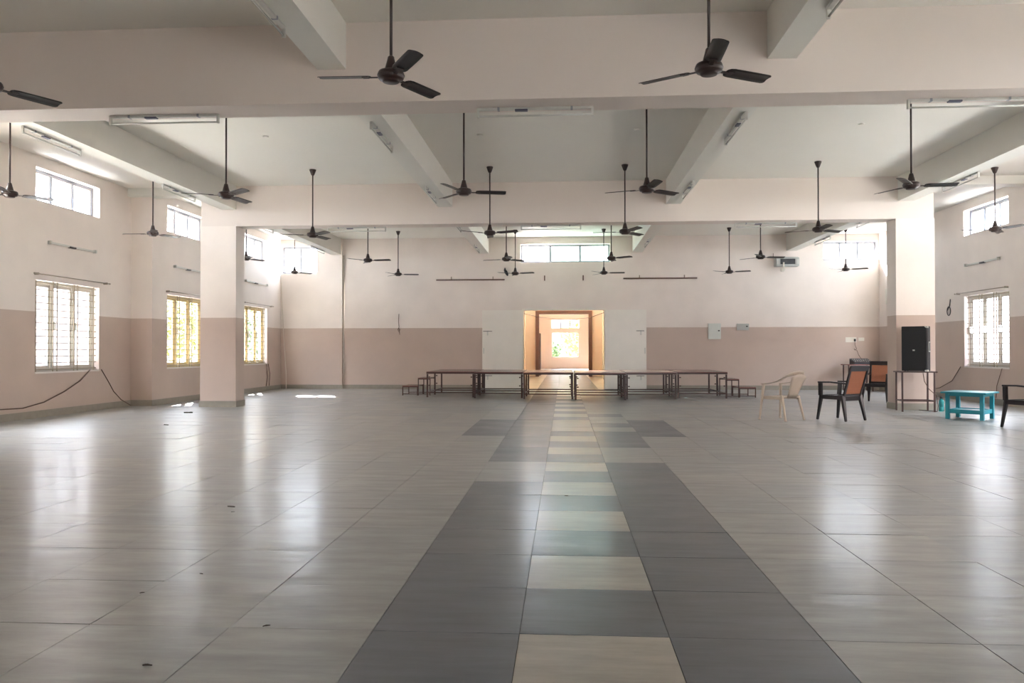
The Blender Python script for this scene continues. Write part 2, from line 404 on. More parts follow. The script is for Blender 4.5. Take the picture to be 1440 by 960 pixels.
for n, (d, i, k, xa, xb, ya, yb) in enumerate(cells[:300]):
    kd = slab_kind(i, k); w, h = xb-xa, yb-ya; key = (kd, round(w, 3), round(h, 3))
    if key not in slabmesh:
        o = MB().box(-w/2+GAP, w/2-GAP, -h/2+GAP, h/2-GAP, -0.018, 0.0, None).build('floor_slab', SM[kd], fl); slabmesh[key] = o.data
    else:
        o = bpy.data.objects.new('floor_slab', slabmesh[key]); C.objects.link(o); o.parent = fl
    o.location = ((xa+xb)/2, (ya+yb)/2, random.uniform(-0.0009, 0.0003))
    o.rotation_euler = (random.gauss(0, 0.0016), random.gauss(0, 0.0012), random.gauss(0, 0.0012))
mb = MB()
for (d, i, k, xa, xb, ya, yb) in cells[300:]:
    z = random.uniform(-0.0008, 0.0002); t = Matrix.Translation(((xa+xb)/2, (ya+yb)/2, z)) @ Matrix.Rotation(random.gauss(0, 0.0016), 4, 'X') @ Matrix.Rotation(random.gauss(0, 0.0012), 4, 'Y')
    w, h = (xb-xa)/2-GAP, (yb-ya)/2-GAP
    mb.box(-w, w, -h, h, -0.018, 0, t, slab_kind(i, k))
for i in range(-8, 9):
    for k in range(33, 76):
        x0 = X0g + i*PX; y0 = Y0g + k*PY
        if y0 < YW+TH: y0 = YW+TH
        mb.box(x0+GAP, x0+PX-GAP, y0+GAP, Y0g+(k+1)*PY-GAP, -0.018, 0, None, 1 if i in (-1, 0, 1) and k < 76 else 2)
o = mb.build('far_floor_slab', SM, fl); o['kind'] = 'stuff'

# ---------------------------------------------------------------- windows
wi = 0
def place_window(side, a, b, z0):
    """local x along the wall, y outward, z up from the sill"""
    global wi; wi += 1
    o = root('window_%d' % wi); o['kind'] = 'structure'
    if side == 'L': o.location = ((XL1 if a < YS else XL2), a, z0); o.rotation_euler = (0, 0, pi/2)
    elif side == 'R': o.location = (XR, b, z0); o.rotation_euler = (0, 0, -pi/2)
    else: o.location = (a, YW, z0)
    return o
def upper_window(side, a, b, z0, z1, n=3, glass='glass', greens=()):
    o = place_window(side, a, b, z0); w, h = b-a, z1-z0; f = 0.045
    m = MB().box(0, w, 0.15, 0.21, 0, f).box(0, w, 0.15, 0.21, h-f, h).box(0, f, 0.15, 0.21, f, h-f).box(w-f, w, 0.15, 0.21, f, h-f)
    m.build('window_frame', M['alu'], o)
    for i in range(1, n):
        x = w*i/n; MB().box(x-0.02, x+0.02, 0.15, 0.205, f, h-f).build('mullion', M['alu'], o)
    for i in range(n):
        p = f if i == 0 else w*i/n+0.02; q = w-f if i == n-1 else w*(i+1)/n-0.02
        s = MB(); t = 0.018
        s.box(p, q, 0.165, 0.19, f, f+t).box(p, q, 0.165, 0.19, h-f-t, h-f).box(p, p+t, 0.165, 0.19, f+t, h-f-t).box(q-t, q, 0.165, 0.19, f+t, h-f-t)
        s.build('sash', M['whiteframe'], o)
        MB().box(p+t, q-t, 0.176, 0.181, f+t, h-f-t).build('pane', M['glassgreen' if i in greens else glass], o)
    return o
def lower_window(side, a, b, z0, z1, frame='creamframe'):
    o = place_window(side, a, b, z0); w, h = b-a, z1-z0; f = 0.06
    MB().box(-0.0, w, -0.012, 0.24, -0.03, 0.0).build('sill', M['sill'], o)
    MB().box(0, w, 0.13, 0.21, 0, f).box(0, w, 0.13, 0.21, h-f, h).box(0, f, 0.13, 0.21, f, h-f).box(w-f, w, 0.13, 0.21, f, h-f).build('window_frame', M[frame], o)
    for i in (1, 2):
        x = w*i/3; MB().box(x-0.035, x+0.035, 0.13, 0.20, f, h-f).build('mullion', M[frame], o)
    for i in range(3):
        p = f if i == 0 else w*i/3+0.035; q = w-f if i == 2 else w*(i+1)/3-0.035; t = 0.045
        s = MB().box(p, q, 0.15, 0.185, f, f+t).box(p, q, 0.15, 0.185, h-f-t, h-f).box(p, p+t, 0.15, 0.185, f+t, h-f-t).box(q-t, q, 0.15, 0.185, f+t, h-f-t)
        c = s.build('casement', M['whiteframe' if frame != 'creamframe' else frame], o)
        MB().box(p+t, q-t, 0.165, 0.17, f+t, h-f-t).build('pane', M['glass'], c)
        MB().box(p+t*0.3, p+t*0.7, 0.09, 0.15, h*0.47, h*0.56).build('handle', M['grey_metal'], c)
    n = 14
    for i in range(n):
        z = 0.04 + (h-0.08)*i/(n-1)
        MB().tube([(0.0, 0.07, z), (w, 0.07, z)], 0.0085, 6, sm=False).build('grille_bar', M['grille'], o)
    for x in (0.10, w*0.30, w*0.36, w*0.62, w*0.68, w-0.10):
        MB().box(x-0.012, x+0.012, 0.055, 0.064, 0, h).build('grille_upright', M['grille'], o)
    return o
upper_window('L', *WINL[-1], *UP); lower_window('L', *WINL[-1], *LO, frame='whiteframe')
upper_window('L', *WINL3[0], *UP); lower_window('L', *WINL3[0], *LO)
upper_window('L', *WINL3[1], *UP); lower_window('L', *WINL3[1], *LO)
upper_window('R', *WINR[-2], *UP); lower_window('R', *WINR[-2], *LO, frame='whiteframe')
upper_window('R', *WINR[-1], *UP); lower_window('R', *WINR[-1], *LO)
upper_window('B', -8.93, -7.78, 3.64, 4.50, 2)
upper_window('B', -1.34, 1.43, 3.93, 4.50, 3, greens=(1, 2))
upper_window('B', 7.86, 9.46, 3.93, 4.50, 3)

# unseen concrete shades outside the windows, added to block sun and sky light
ch = struct(root('trim_added_shades'))
for (a, b) in WINL + WINL3:
    X = (XL1 if a < YS else XL2) - TH
    dpt = 1.0 if a == WINL[-1][0] else 0.65
    for z in (LO[1]+0.06, UP[1]+0.02): MB().box(X-dpt, X, a-0.15, b+(1.4 if dpt > 0.9 else 0.15), z, z+0.08).build('added_sun_shade', M['outwall'], ch)
for (a, b) in WINR[:-2]:
    for z in (LO[1]+0.06, UP[1]+0.02): MB().box(XR+TH, XR+TH+0.65, a-0.15, b+0.15, z, z+0.08).build('added_sun_shade', M['outwall'], ch)
# curtain rods and empty lamp battens on the side walls
def curtain_rod(x, y0, y1, z, nx, label):
    o = thing('curtain_rod', label, 'curtain rod', (x, y0, z), 0, 'curtain rods over the grilled windows')
    L = y1-y0; MB().tube([(nx*0.07, 0, 0), (nx*0.07, L, 0)], 0.010, 8).build('rod', M['rod'], o)
    for y in (0.08, L-0.08): MB().box(min(0, nx*0.08), max(0, nx*0.08), y-0.012, y+0.012, -0.02, 0.02).build('bracket', M['rod'], o)
    for y in (-0.02, L+0.02): MB().lathe([(0.0, -0.016), (0.015, -0.01), (0.018, 0), (0.015, 0.01), (0.0, 0.016)], (nx*0.07, y, 0), 10).build('finial', M['rod'], o)
curtain_rod(XL1, 13.40, 15.68, 2.58, 1, 'thin metal curtain rod over the nearest left grilled window')
curtain_rod(XL2, 17.15, 19.3, 2.54, 1, 'thin metal curtain rod over the yellowish window just left of the column')
curtain_rod(XL2, 21.4, 23.6, 2.55, 1, 'thin metal curtain rod over the window seen right of the left column')
curtain_rod(XR, 17.45, 19.68, 2.55, -1, 'thin metal curtain rod over the right-hand grilled window')
def wall_batten(x, y0, y1, z, nx, label):
    o = thing('wall_lamp_batten', label, 'lamp', (x, y0, z), 0, 'empty tube lamp battens on the side walls')
    L = y1-y0; a, b = sorted((0, nx*0.035)); MB().box(a, b, 0, L, -0.018, 0.018).build('batten', M['grey_metal'], o, 0.003)
    a, b = sorted((0, nx*0.07))
    for y in (0.0, L-0.03): MB().box(a, b, y, y+0.03, -0.032, 0.03).build('end_holder', M['grey_metal'], o)
    a, b = sorted((0, nx*0.05)); MB().box(a, b, L*0.42, L*0.55, -0.03, 0.0).build('starter', M['darkplastic'], o)
wall_batten(XL1, 13.83, 15.25, 3.19, 1, 'empty lamp batten on the left wall above the nearest grilled window')
wall_batten(XL2, 17.55, 18.95, 3.14, 1, 'empty lamp batten on the left wall, partly hidden by the left column')
wall_batten(XL2, 21.6, 23.2, 3.17, 1, 'empty lamp batten on the left wall just right of the column')
wall_batten(XR, 17.83, 19.26, 3.20, -1, 'empty lamp batten on the right wall above the grilled window')

# ---------------------------------------------------------------- tube lights under the beams
def make_tube():
    o = thing('tube_light', 'x', 'lamp', (0, 0, 0))
    L = 1.25
    MB().box(-L/2, L/2, -0.022, 0.022, -0.028, 0).build('batten', M['grey_metal'], o, 0.003)
    for s in (-1, 1):
        h = MB().box(s*L/2-0.013, s*L/2+0.013, -0.018, 0.018, -0.105, 0.0).build('end_holder', M['grey_metal'], o, 0.004)
    MB().tube([(-L/2+0.01, 0, -0.088), (L/2-0.01, 0, -0.088)], 0.010, 10).build('tube', M['tube'], o)
    MB().box(-0.22, -0.08, -0.026, 0.026, -0.040, -0.020).build('starter', M['blueplastic'], o, 0.003)
    for s in (-0.4, 0.4): MB().box(s-0.012, s+0.012, -0.027, 0.027, -0.031, 0).build('clip', M['alu'], o)
    return o
t0 = make_tube(); first = True
def put_tube(x, y, z, rz, label):
    global first
    if first: t0.location = (x, y, z); t0.rotation_euler = (0, 0, rz); t0['label'] = label; first = False
    else: dup(t0, (x, y, z), rz, label)
for x, w in ((-4.5, 'leftmost'), (-0.31, 'middle'), (4.28, 'rightmost')):
    put_tube(x, 8.60, ZB, 0, w + ' tube lamp under the nearer cross beam')
for x, w in ((-4.45, 'left'), (-0.27, 'middle, above the far clerestory window'), (4.2, 'right')):
    put_tube(x, 16.72, ZB, 0, 'tube lamp under the farther cross beam, ' + w)
put_tube(-2.6, 6.53, ZS, pi/2, 'tube lamp under the lengthwise beam at the top edge, left of the near fan')
put_tube(2.33, 6.45, ZS, pi/2, 'tube lamp under the lengthwise beam at the top edge, right of the near fan')
for y, w in ((10.85, 'nearer'), (14.9, 'farther')):
    put_tube(-2.53, y, ZS, pi/2, w+' tube lamp under the left inner lengthwise beam of the middle bay')
    put_tube(2.31, y-0.1, ZS, pi/2, w+' tube lamp under the right inner lengthwise beam of the middle bay')
for y, w in ((10.72, 'nearer'), (14.42, 'farther')):
    put_tube(-7.24, y, ZS, pi/2, w+' tube lamp under the beam along the left aisle')
put_tube(7.02, 10.6, ZS, pi/2, 'nearer tube lamp under the beam along the right aisle, off the frame edge')
put_tube(7.02, 14.45, ZS, pi/2, 'tube lamp under the right aisle beam beside the right-hand fan')
for y, w in ((18.7, 'nearer'), (22.9, 'farther')):
    put_tube(-2.53, y, ZS, pi/2, w+' tube lamp under the left inner beam beyond the farther cross beam')
    put_tube(2.31, y-0.9, ZS, pi/2, w+' tube lamp under the right inner beam beyond the farther cross beam')
    put_tube(-7.24, y-0.1, ZS, pi/2, w+' tube lamp under the left aisle beam beyond the left column')
    put_tube(7.0, y-1.05 if w == 'farther' else y, ZS, pi/2, w+' tube lamp under the right aisle beam beyond the farther cross beam')

# ---------------------------------------------------------------- ceiling fans
def make_fan(drop, name='ceiling_fan'):
    """origin on the ceiling, blades at -drop"""
    o = thing(name, 'x', 'fan'); z = -drop
    MB().lathe([(0.022, -0.115), (0.036, -0.09), (0.062, -0.02), (0.066, -0.004), (0.06, 0)], (0, 0, 0), 20).build('canopy', M['fan'], o)
    MB().tube([(0, 0, -0.1), (0, 0, z+0.10)], 0.0125, 12).build('down_rod', M['fan'], o)
    MB().lathe([(0.052, 0.045), (0.050, 0.06), (0.034, 0.12), (0.026, 0.155), (0.016, 0.165)], (0, 0, z), 20).build('lower_cup', M['fan'], o)
    m = MB().lathe([(0.0, -0.052), (0.066, -0.052), (0.070, -0.046), (0.074, -0.034), (0.098, -0.030), (0.106, -0.018), (0.108, 0.0), (0.108, 0.018), (0.100, 0.034), (0.070, 0.045), (0.05, 0.05)], (0, 0, z), 32).build('motor', M['fan'], o)
    MB().lathe([(0.1, -0.001), (0.112, -0.001), (0.112, 0.006), (0.1, 0.006)], (0, 0, z), 32).build('motor_band', M['fan'], m)
    for k in range(3):
        a = 2*pi*k/3
        mt = Matrix.Rotation(a, 4, 'Z') @ Matrix.Translation((0, 0, z-0.008)) @ Matrix.Rotation(R(-11), 4, 'X')
        bm = MB(); P = []
        prof = [(0.170, 0.040), (0.185, 0.054), (0.22, 0.062), (0.45, 0.064), (0.575, 0.063), (0.592, 0.056), (0.600, 0.040)]
        for (r, w) in prof:
            P.append([mt @ Vector((r, w*t, 0.006*(1-t*t))) for t in (-1, -0.5, 0, 0.5, 1)])
        b = bm.grid(P, 0.004).build('blade', M['blade'], o)
        m2 = Matrix.Rotation(a, 4, 'Z') @ Matrix.Translation((0, 0, z-0.008)) @ Matrix.Rotation(R(-7), 4, 'X')
        MB().box(0.09, 0.215, -0.017, 0.017, -0.006, 0.0, m2).box(0.185, 0.235, -0.032, 0.032, -0.006, 0.0, m2).build('blade_iron', M['fan'], b)
    return o
ROWW = ['nearest row', 'second row', 'third row', 'fourth row', 'farthest row']
COLW = ['leftmost', 'second from left', 'third from left', 'rightmost']
FX = [-4.87, -1.41, 1.16, 4.74]
FY = [6.36, 11.08, 15.02, 19.35, 22.95]
ANG = [[62, 61, 28, 10], [80, 10, 39, 115], [76, 94, 53, 31], [110, 43, 80, 8], [9, 97, 116, 94]]
fan0 = None
for r in range(5):
    for c in range(4):
        lb = 'dark brown three-blade ceiling fan of the main hall, %s in the %s' % (COLW[c], ROWW[r])
        if r == 0 and c in (0, 3): lb = 'dark brown ceiling fan in the nearest row, at the %s edge of the frame' % ('left' if c == 0 else 'right')
        loc = (FX[c], FY[r], ZC); a = R(ANG[r][c])
        if fan0 is None:
            fan0 = make_fan(1.27); fan0.location = loc; fan0.rotation_euler = (0, 0, a); fan0['label'] = lb; fan0['group'] = 'ceiling fans of the main hall'
        else: dup(fan0, loc, a, lb)
fan1 = None
for (x, y, a, lb) in ((-8.2, 11.16, 53, 'brown ceiling fan in the left aisle, by the left edge of the frame'),
                      (-8.15, 15.15, 61, 'brown ceiling fan in the left aisle, before the inward step of the wall'),
                      (-8.0, 19.4, 63, 'brown ceiling fan in the left aisle, just right of the left column'),
                      (-7.97, 22.9, 52, 'brown ceiling fan in the left aisle in front of the small far clerestory window'),
                      (8.3, 15.75, 53, 'brown ceiling fan in the right aisle before the right clerestory window'),
                      (8.12, 23.3, 87, 'brown ceiling fan in the right aisle below the far right clerestory window')):
    if fan1 is None:
        fan1 = make_fan(1.19); fan1.location = (x, y, ZC); fan1.rotation_euler = (0, 0, R(a)); fan1['label'] = lb; fan1['group'] = 'ceiling fans of the aisles'
    else: dup(fan1, (x, y, ZC), R(a), lb)

# ---------------------------------------------------------------- hall door, folded open against the back wall
d = struct(root('door_1'))
for s, x0 in ((-1, -2.53), (1, 1.26)):
    lf = MB().box(x0, x0+1.27, YW-0.055, YW-0.012, 0.01, 2.45).build('door_leaf', M['door'], d, 0.004)
    xe = x0+0.05 if s < 0 else x0+1.22
    for z in (1.80, 0.42):
        MB().tube([(xe-0.02, YW-0.075, z), (xe+s*-0.26, YW-0.075, z)], 0.008, 8).build('bolt', M['darkplastic'], lf)
        MB().box(xe+s*-0.12-0.02, xe+s*-0.12+0.02, YW-0.078, YW-0.053, z-0.13, z+0.015).build('bolt_plate', M['grey_metal'], lf, 0.003)
    MB().box(xe-0.015, xe+0.015, YW-0.095, YW-0.055, 1.10, 1.28).build('pull_handle', M['grey_metal'], lf, 0.004)
MB().box(-1.29, -1.25, YW-0.012, YW+TH, 0, 2.49).box(1.25, 1.29, YW-0.012, YW+TH, 0, 2.49).box(-1.25, 1.25, YW-0.012, YW+TH, 2.45, 2.49).build('door_frame', M['door'], d)

# ---------------------------------------------------------------- passage and far room beyond the door
mb = MB()
mb.box(-2.05, -1.8, YW+TH, 36.4, 0, 3.62).box(1.8, 2.05, YW+TH, 36.4, 0, 3.62)
struct(mb.build('wall_passage', M['creamwall']))
struct(MB().box(-2.5, 2.5, YW+TH, 36.65, 3.9, 4.0).build('ceiling_passage_added', M['creamwall']))  # unseen roof added to cut sun in the passage, side gaps admit light
for (x0, x1, y0, y1, mt, nm) in ((-1.8, -1.62, 32.9, 33.5, 'peach', 'trim_1'), (1.62, 1.8, 32.9, 33.5, 'creamwall', 'trim_2')):
    struct(MB().box(x0, x1, y0, y1, 0, 3.3).build(nm, M[mt]))
tag(MB().box(-1.799, -1.76, 33.9, 35.9, 0.8, 1.85).build('notice_board', M['orange']), 'orange board on the left wall of the passage beyond the door', 'board')
tag(MB().box(1.76, 1.8, 33.7, 35.2, 0.3, 1.95).build('wall_panel', M['terracotta']), 'dull red panel on the right wall of the passage beyond the door', 'board')
mb = MB()
wall_cells(mb, lambda a, b, c, d_: mb.box(a, b, 36.4, 36.65, c, d_), -3.4, 3.4, 0, 3.6, [(-1.3, 1.3, 0, 3.0)])
struct(mb.build('wall_passage_end', M['peach']))
d2 = struct(root('door_2'))
MB().box(-1.30, -1.14, 36.28, 36.7, 0, 3.02).box(1.14, 1.30, 36.28, 36.7, 0, 3.02).box(-1.14, 1.14, 36.28, 36.7, 2.88, 3.02).build('door_frame', M['brownframe'], d2)
MB().box(-1.14, -1.09, 36.7, 37.9, 0.03, 2.0).build('door_leaf', M['brownframe'], d2)
mb = MB()
for x0 in (-3.4, 3.15): wall_cells(mb, lambda a, b, c, d_: mb.box(x0, x0+0.25, a, b, c, d_), 36.65, 52, 0, 3.9, [(46.0, 47.2, 1.6, 2.4)])  # unseen side openings, added and sized to let light into the far room
struct(mb.build('wall_far_room_sides', M['peach']))
mb = MB()
wall_cells(mb, lambda a, b, c, d_: mb.box(a, b, 52, 52.25, c, d_), -3.4, 3.4, 0, 3.9, [(-0.80, 1.0, 0.74, 2.40), (-0.80, 1.0, 2.66, 3.2)])
struct(mb.build('wall_far_room_end', M['peach']))
struct(MB().box(-3.4, 3.4, 36.65, 52.25, 3.9, 4.0).build('ceiling_far_room', M['creamwall']))
o = root('window_14'); o['kind'] = 'structure'; o.location = (-0.80, 52.1, 2.66)
for x in (0.6, 1.2): MB().box(x-0.03, x+0.03, 0, 0.06, 0, 0.54).build('mullion', M['alu'], o)
for x in (0.3, 0.9, 1.5): MB().box(x-0.27, x+0.27, 0.02, 0.03, 0.0, 0.54).build('pane', M['glass'], o)
o = root('window_15'); o['kind'] = 'structure'; o.location = (-0.80, 52.1, 0.74)
MB().box(0, 1.8, 0, 0.05, 0, 0.05).box(0, 1.8, 0, 0.05, 1.61, 1.66).box(0, 0.05, 0, 0.05, 0, 1.66).box(1.75, 1.8, 0, 0.05, 0, 1.66).build('window_frame', M['whiteframe'], o)
MB().box(0.05, 1.75, 0.02, 0.03, 0.05, 1.61).build('pane', M['glass'], o)
tag(MB().tube([(-1.74, 27, 2.55), (-0.9, 31, 2.50), (0.0, 36.2, 2.62)], 0.009, 6).build('cable', M['cable']), 'thin wire slung across the passage beyond the door, left half', 'cable')
tag(MB().tube([(1.74, 27, 2.62), (1.0, 31, 2.48), (0.1, 36.2, 2.60)], 0.009, 6).build('cable', M['cable']), 'thin wire slung across the passage beyond the door, right half', 'cable')

# outdoors
struct(MB().box(-9, 9, 61, 61.3, -0.15, 4.2).build('wall_boundary_back', M['yardwall']))
struct(MB().box(-60, 60, -60, 110, -0.5, -0.15).build('ground', M['ground']))
def tree(name, x, y, h, r, n, lm, label, seed, z0=-0.15):
    o = thing(name, label, 'tree', (x, y, z0)); rg = random.Random(seed)
    MB().tube([(0, 0, 0), (0.1, 0, h*0.35), (-0.05, 0.1, h*0.75)], [0.12, 0.09, 0.03], 8).build('trunk', M['bark'], o)
    bm = bmesh.new()
    for k in range(n):
        v = Vector((rg.gauss(0, 1), rg.gauss(0, 1), rg.gauss(0, 1))).normalized()*r*(rg.random()**0.4)
        v.z = v.z*h*0.42/r + h*0.6
        q = Quaternion((rg.gauss(0, 1), rg.gauss(0, 1), rg.gauss(0, 1), rg.gauss(0, 1))).normalized(); s = rg.uniform(0.06, 0.13)
        bm.faces.new([bm.verts.new(v + q @ Vector(p)*s) for p in ((-1, 0, 0), (0, -0.5, 0.15), (1.2, 0, 0), (0, 0.5, 0.15))])
    me = bpy.data.meshes.new('foliage'); bm.to_mesh(me); bm.free(); me.materials.append(lm)
    f = bpy.data.objects.new('foliage', me); C.objects.link(f); f.parent = o; f['kind'] = 'stuff'
tree('tree', 1.1, 57, 3.6, 1.5, 1500, M['leaf2'], 'yellow-green leafy tree outside the far window, right side', 3)
tree('shrub', -1.3, 56, 2.2, 1.2, 1400, M['leaf'], 'green shrub outside the far window, left side', 5)
tree('tree', -13.6, 27.5, 3.4, 1.4, 1100, M['leaf2'], 'yellow-green leafy tree outside the second left window', 11)
tree('tree', -13.8, 35.5, 3.4, 1.4, 700, M['leaf'], 'green leafy tree outside the third left window', 12)
struct(MB().box(-15.9, -15.7, -20, 60, -0.15, 3.9).build('wall_boundary_left', M['yardwall']))  # tall, dark wall shaped to dim the outdoors behind the grilles
struct(MB().box(15.0, 15.2, -20, 45, -0.15, 3.7).build('wall_boundary_right', M['yardwall']))  # added to dim the view through the right-hand windows as well

# ---------------------------------------------------------------- stage of six steel trestle tables
def stage_table(label):
    o = thing('stage_table', label, 'table', (0, 0, 0), 0, 'low steel tables set side by side as a stage')
    w, dpt, h = 0.615, 2.44, 0.66
    MB().box(-w, w, 0, dpt, h-0.014, h).build('tabletop', M['top'], o, 0.002)
    f = MB().box(-w, w, 0.0, 0.03, h-0.056, h-0.0145).box(-w, w, dpt-0.03, dpt, h-0.056, h-0.0145).box(-w, -w+0.03, 0.03, dpt-0.03, h-0.056, h-0.0145).box(w-0.03, w, 0.03, dpt-0.03, h-0.056, h-0.0145).box(-w+0.03, w-0.03, dpt/2-0.015, dpt/2+0.015, h-0.056, h-0.0145)
    f.build('top_frame', M['steel'], o)
    for y in (0.02, 1.20, 2.38):
        for s in (-1, 1):
            l = MB().box(s*(w-0.022)-0.02, s*(w-0.022)+0.02, y, y+0.04, 0.0, h-0.062).build('leg', M['steel'], o)
            if y < 2:
                for z in (0.31, 0.52): MB().box(min(s*(w-0.05), s*(w-0.09)), max(s*(w-0.05), s*(w-0.09)), y+0.008, y+0.03, z-0.014, z+0.014).build('pin', M['steel'], l)
        MB().box(-w+0.042, w-0.042, y+0.008, y+0.032, 0.11, 0.135).build('cross_bar', M['steel'], o)
    for s in (-1, 1): MB().box(s*(w-0.022)-0.012, s*(w-0.022)+0.012, 0.06, 2.38, 0.11, 0.135).build('side_bar', M['steel'], o)
    return o
ST = [(-2.91, 20.08), (-1.65, 19.80), (-0.385, 19.45), (0.88, 19.15), (2.145, 19.55), (3.45, 19.95)]
SL = ['leftmost of the six low red-brown stage tables, beside the left steps', 'second stage table from the left', 'third stage table from the left, left of the centre posts',
      'fourth stage table from the left, in front of the doorway', 'fifth stage table from the left, before the right door leaf', 'rightmost of the six low stage tables, beside the right steps']
st0 = stage_table(SL[0]); st0.location = (*ST[0], 0)
for (p, l) in list(zip(ST, SL))[1:]: dup(st0, (*p, 0), 0, l)
def steps(x, y, s, label):
    o = thing('stage_steps', label, 'steps', (x, y, 0))
    for (a, b, h) in ((0, 0.42, 0.26), (-0.34*1, 0.0, 0.47)):
        xa, xb = sorted((s*a, s*b))
        MB().box(xa, xb, 0, 0.85, h-0.02, h).build('tread', M['top'], o)
        MB().box(xa, xb, 0, 0.025, h-0.045, h-0.021).box(xa, xb, 0.825, 0.85, h-0.045, h-0.021).build('tread_frame', M['steel'], o)
        for px in (xa+0.012, xb-0.012):
            for py in (0.012, 0.838): MB().box(px-0.012, px+0.012, py-0.012, py+0.012, 0, h-0.045).build('leg', M['steel'], o)
    xa, xb = sorted((s*-0.34, s*0.42))
    MB().box(xa, xb, 0.004, 0.02, 0.03, 0.05).box(xa, xb, 0.83, 0.846, 0.03, 0.05).build('stretcher', M['steel'], o)
steps(-3.66-0.24, 20.9, -1, 'small two-step steel stair at the left end of the stage')
steps(4.45, 20.4, 1, 'small two-step steel stair at the right end of the stage')

# ---------------------------------------------------------------- back wall fittings
def wall_rail(x0, x1, z, label):
    o = thing('wall_rail', label, 'rail', (x0, YW, z), 0, 'brown rails on the back wall')
    L = x1-x0; MB().tube([(0, -0.06, 0), (L, -0.06, 0)], 0.022, 10).build('rail', M['brownrod'], o)
    for x in (L*0.22, L*0.83): MB().box(x-0.012, x+0.012, -0.07, 0, 0.0, 0.10).build('bracket', M['rod'], o)
wall_rail(-3.97, -1.83, 3.40, 'brown rail on the back wall left of the centre window')
wall_rail(1.83, 4.07, 3.41, 'brown rail on the back wall right of the centre window')
for x, w in ((-0.59, 'left'), (0.60, 'right')):
    tag(MB().box(x-0.018, x+0.018, YW-0.06, YW, 3.36, 3.52).build('wall_hook', M['brownrod'], None, 0.005), 'short brown bracket under the centre clerestory window, %s one' % w, 'bracket')
o = thing('wall_horn', 'small black hooked fitting on the back wall above the left rail', 'fitting', (-1.79, YW, 3.64))
MB().tube([(-0.03, -0.03, 0.13), (-0.035, -0.04, 0.06), (0.0, -0.05, 0.0), (0.03, -0.04, -0.06), (0.055, -0.03, -0.12)], [0.012, 0.035, 0.05, 0.045, 0.02], 10).build('body', M['darkplastic'], o)
MB().tube([(-0.03, 0, 0.12), (-0.03, -0.04, 0.12)], 0.008, 6).build('nail', M['darkplastic'], o)
tag(MB().tube([(-5.16, YW-0.012, 2.35), (-5.17, YW-0.02, 2.1), (-5.155, YW-0.02, 1.93), (-5.19, YW-0.03, 1.86), (-5.15, YW-0.04, 1.78), (-5.12, YW-0.03, 1.86), (-5.16, YW-0.03, 1.9), (-5.13, YW-0.02, 1.70)], 0.009, 6).build('cable', M['cable']), 'short loose wire with a knot hanging on the back wall left of the door', 'cable')
def dist_box(x0, x1, z0, z1, m, dp, label):
    o = thing('distribution_box', label, 'box', ((x0+x1)/2, YW-0.001, (z0+z1)/2))
    w, h = (x1-x0)/2, (z1-z0)/2
    MB().box(-w, w, -dp, 0, -h, h).build('case', m, o, 0.005)
    MB().box(-w+0.02, w-0.02, -dp-0.008, -dp, -h+0.02, h-0.02).build('cover', m, o, 0.003)
    MB().box(w-0.09, w-0.04, -dp-0.018, -dp-0.008, 0.0, 0.035).build('latch', M['darkplastic'], o)
dist_box(4.40, 4.78, 1.54, 2.02, M['boxw'], 0.06, 'tall white electrical box on the back wall at the paint line')
dist_box(5.26, 5.62, 1.81, 2.01, M['boxg'], 0.06, 'small wide grey electrical box on the back wall')
for (x0, x1, z0, z1, n, lb) in ((8.50, 8.82, 1.44, 1.59, 3, 'wide white socket plate above the mixer table, with a black plug in it'), (8.88, 9.05, 1.48, 1.58, 2, 'small white switch plate right of the wide socket plate')):
    o = thing('switch_plate', lb, 'socket', ((x0+x1)/2, YW, (z0+z1)/2)); w, h = (x1-x0)/2, (z1-z0)/2
    MB().box(-w, w, -0.014, 0, -h, h).build('plate', M['white'], o, 0.003)
    for i in range(n):
        x = -w + (i+0.5)*2*w/n; MB().box(x-0.02, x+0.02, -0.02, -0.014, -0.03, 0.03).build('switch', M['white'], o, 0.002)
o = thing('power_plug', 'black plug with dangling brown cord above the mixer', 'plug', (8.76, YW, 1.51))
MB().box(-0.025, 0.025, -0.07, -0.02, -0.045, 0.03).build('plug_body', M['darkplastic'], o, 0.006)
MB().tube([(0, -0.05, -0.04), (0.0, -0.05, -0.15), (0.05, -0.05, -0.27), (0.0, -0.05, -0.31), (-0.03, -0.05, -0.27), (0.06, -0.05, -0.32), (0.10, -0.06, -0.45), (0.17, -0.10, -0.58)], 0.007, 6).build('cord', M['cable'], o)
o = thing('display_unit', 'grey metal box with a dark display window on the upper back wall', 'display', (6.72, YW, 3.86))
MB().box(-0.34, 0.34, -0.30, 0, -0.13, 0.13).build('case', M['boxg'], o, 0.01)
MB().box(-0.22, 0.22, -0.308, -0.30, -0.075, 0.085).build('screen', M['screen'], o)
MB().box(-0.30, 0.30, -0.32, 0.0, 0.13, 0.145).build('hood', M['grey_metal'], o)
for x in (-0.30, 0.30): MB().box(x-0.02, x+0.02, -0.305, -0.29, -0.07, 0.07).build('latch', M['grey_metal'], o)
tag(MB().tube([(6.36, YW-0.03, 4.15), (6.36, YW-0.03, 3.99)], 0.008, 6).build('cable', M['cable']), 'short dark wire above the left edge of the display box', 'cable')
o = thing('security_camera', 'small white camera with black lens under the display box', 'camera', (6.58, YW-0.22, 3.62))
MB().box(-0.02, 0.02, -0.02, 0.02, 0.06, 0.112).box(-0.02, 0.02, 0.0, 0.22, 0.0, 0.03).build('mount', M['white'], o)
MB().box(-0.055, 0.055, -0.10, 0.06, -0.05, 0.06).build('housing', M['white'], o, 0.015)
MB().lathe([(0.045, 0), (0.045, 0.02)], (0, 0, 0), 16).build('lens', M['darkplastic'], o)
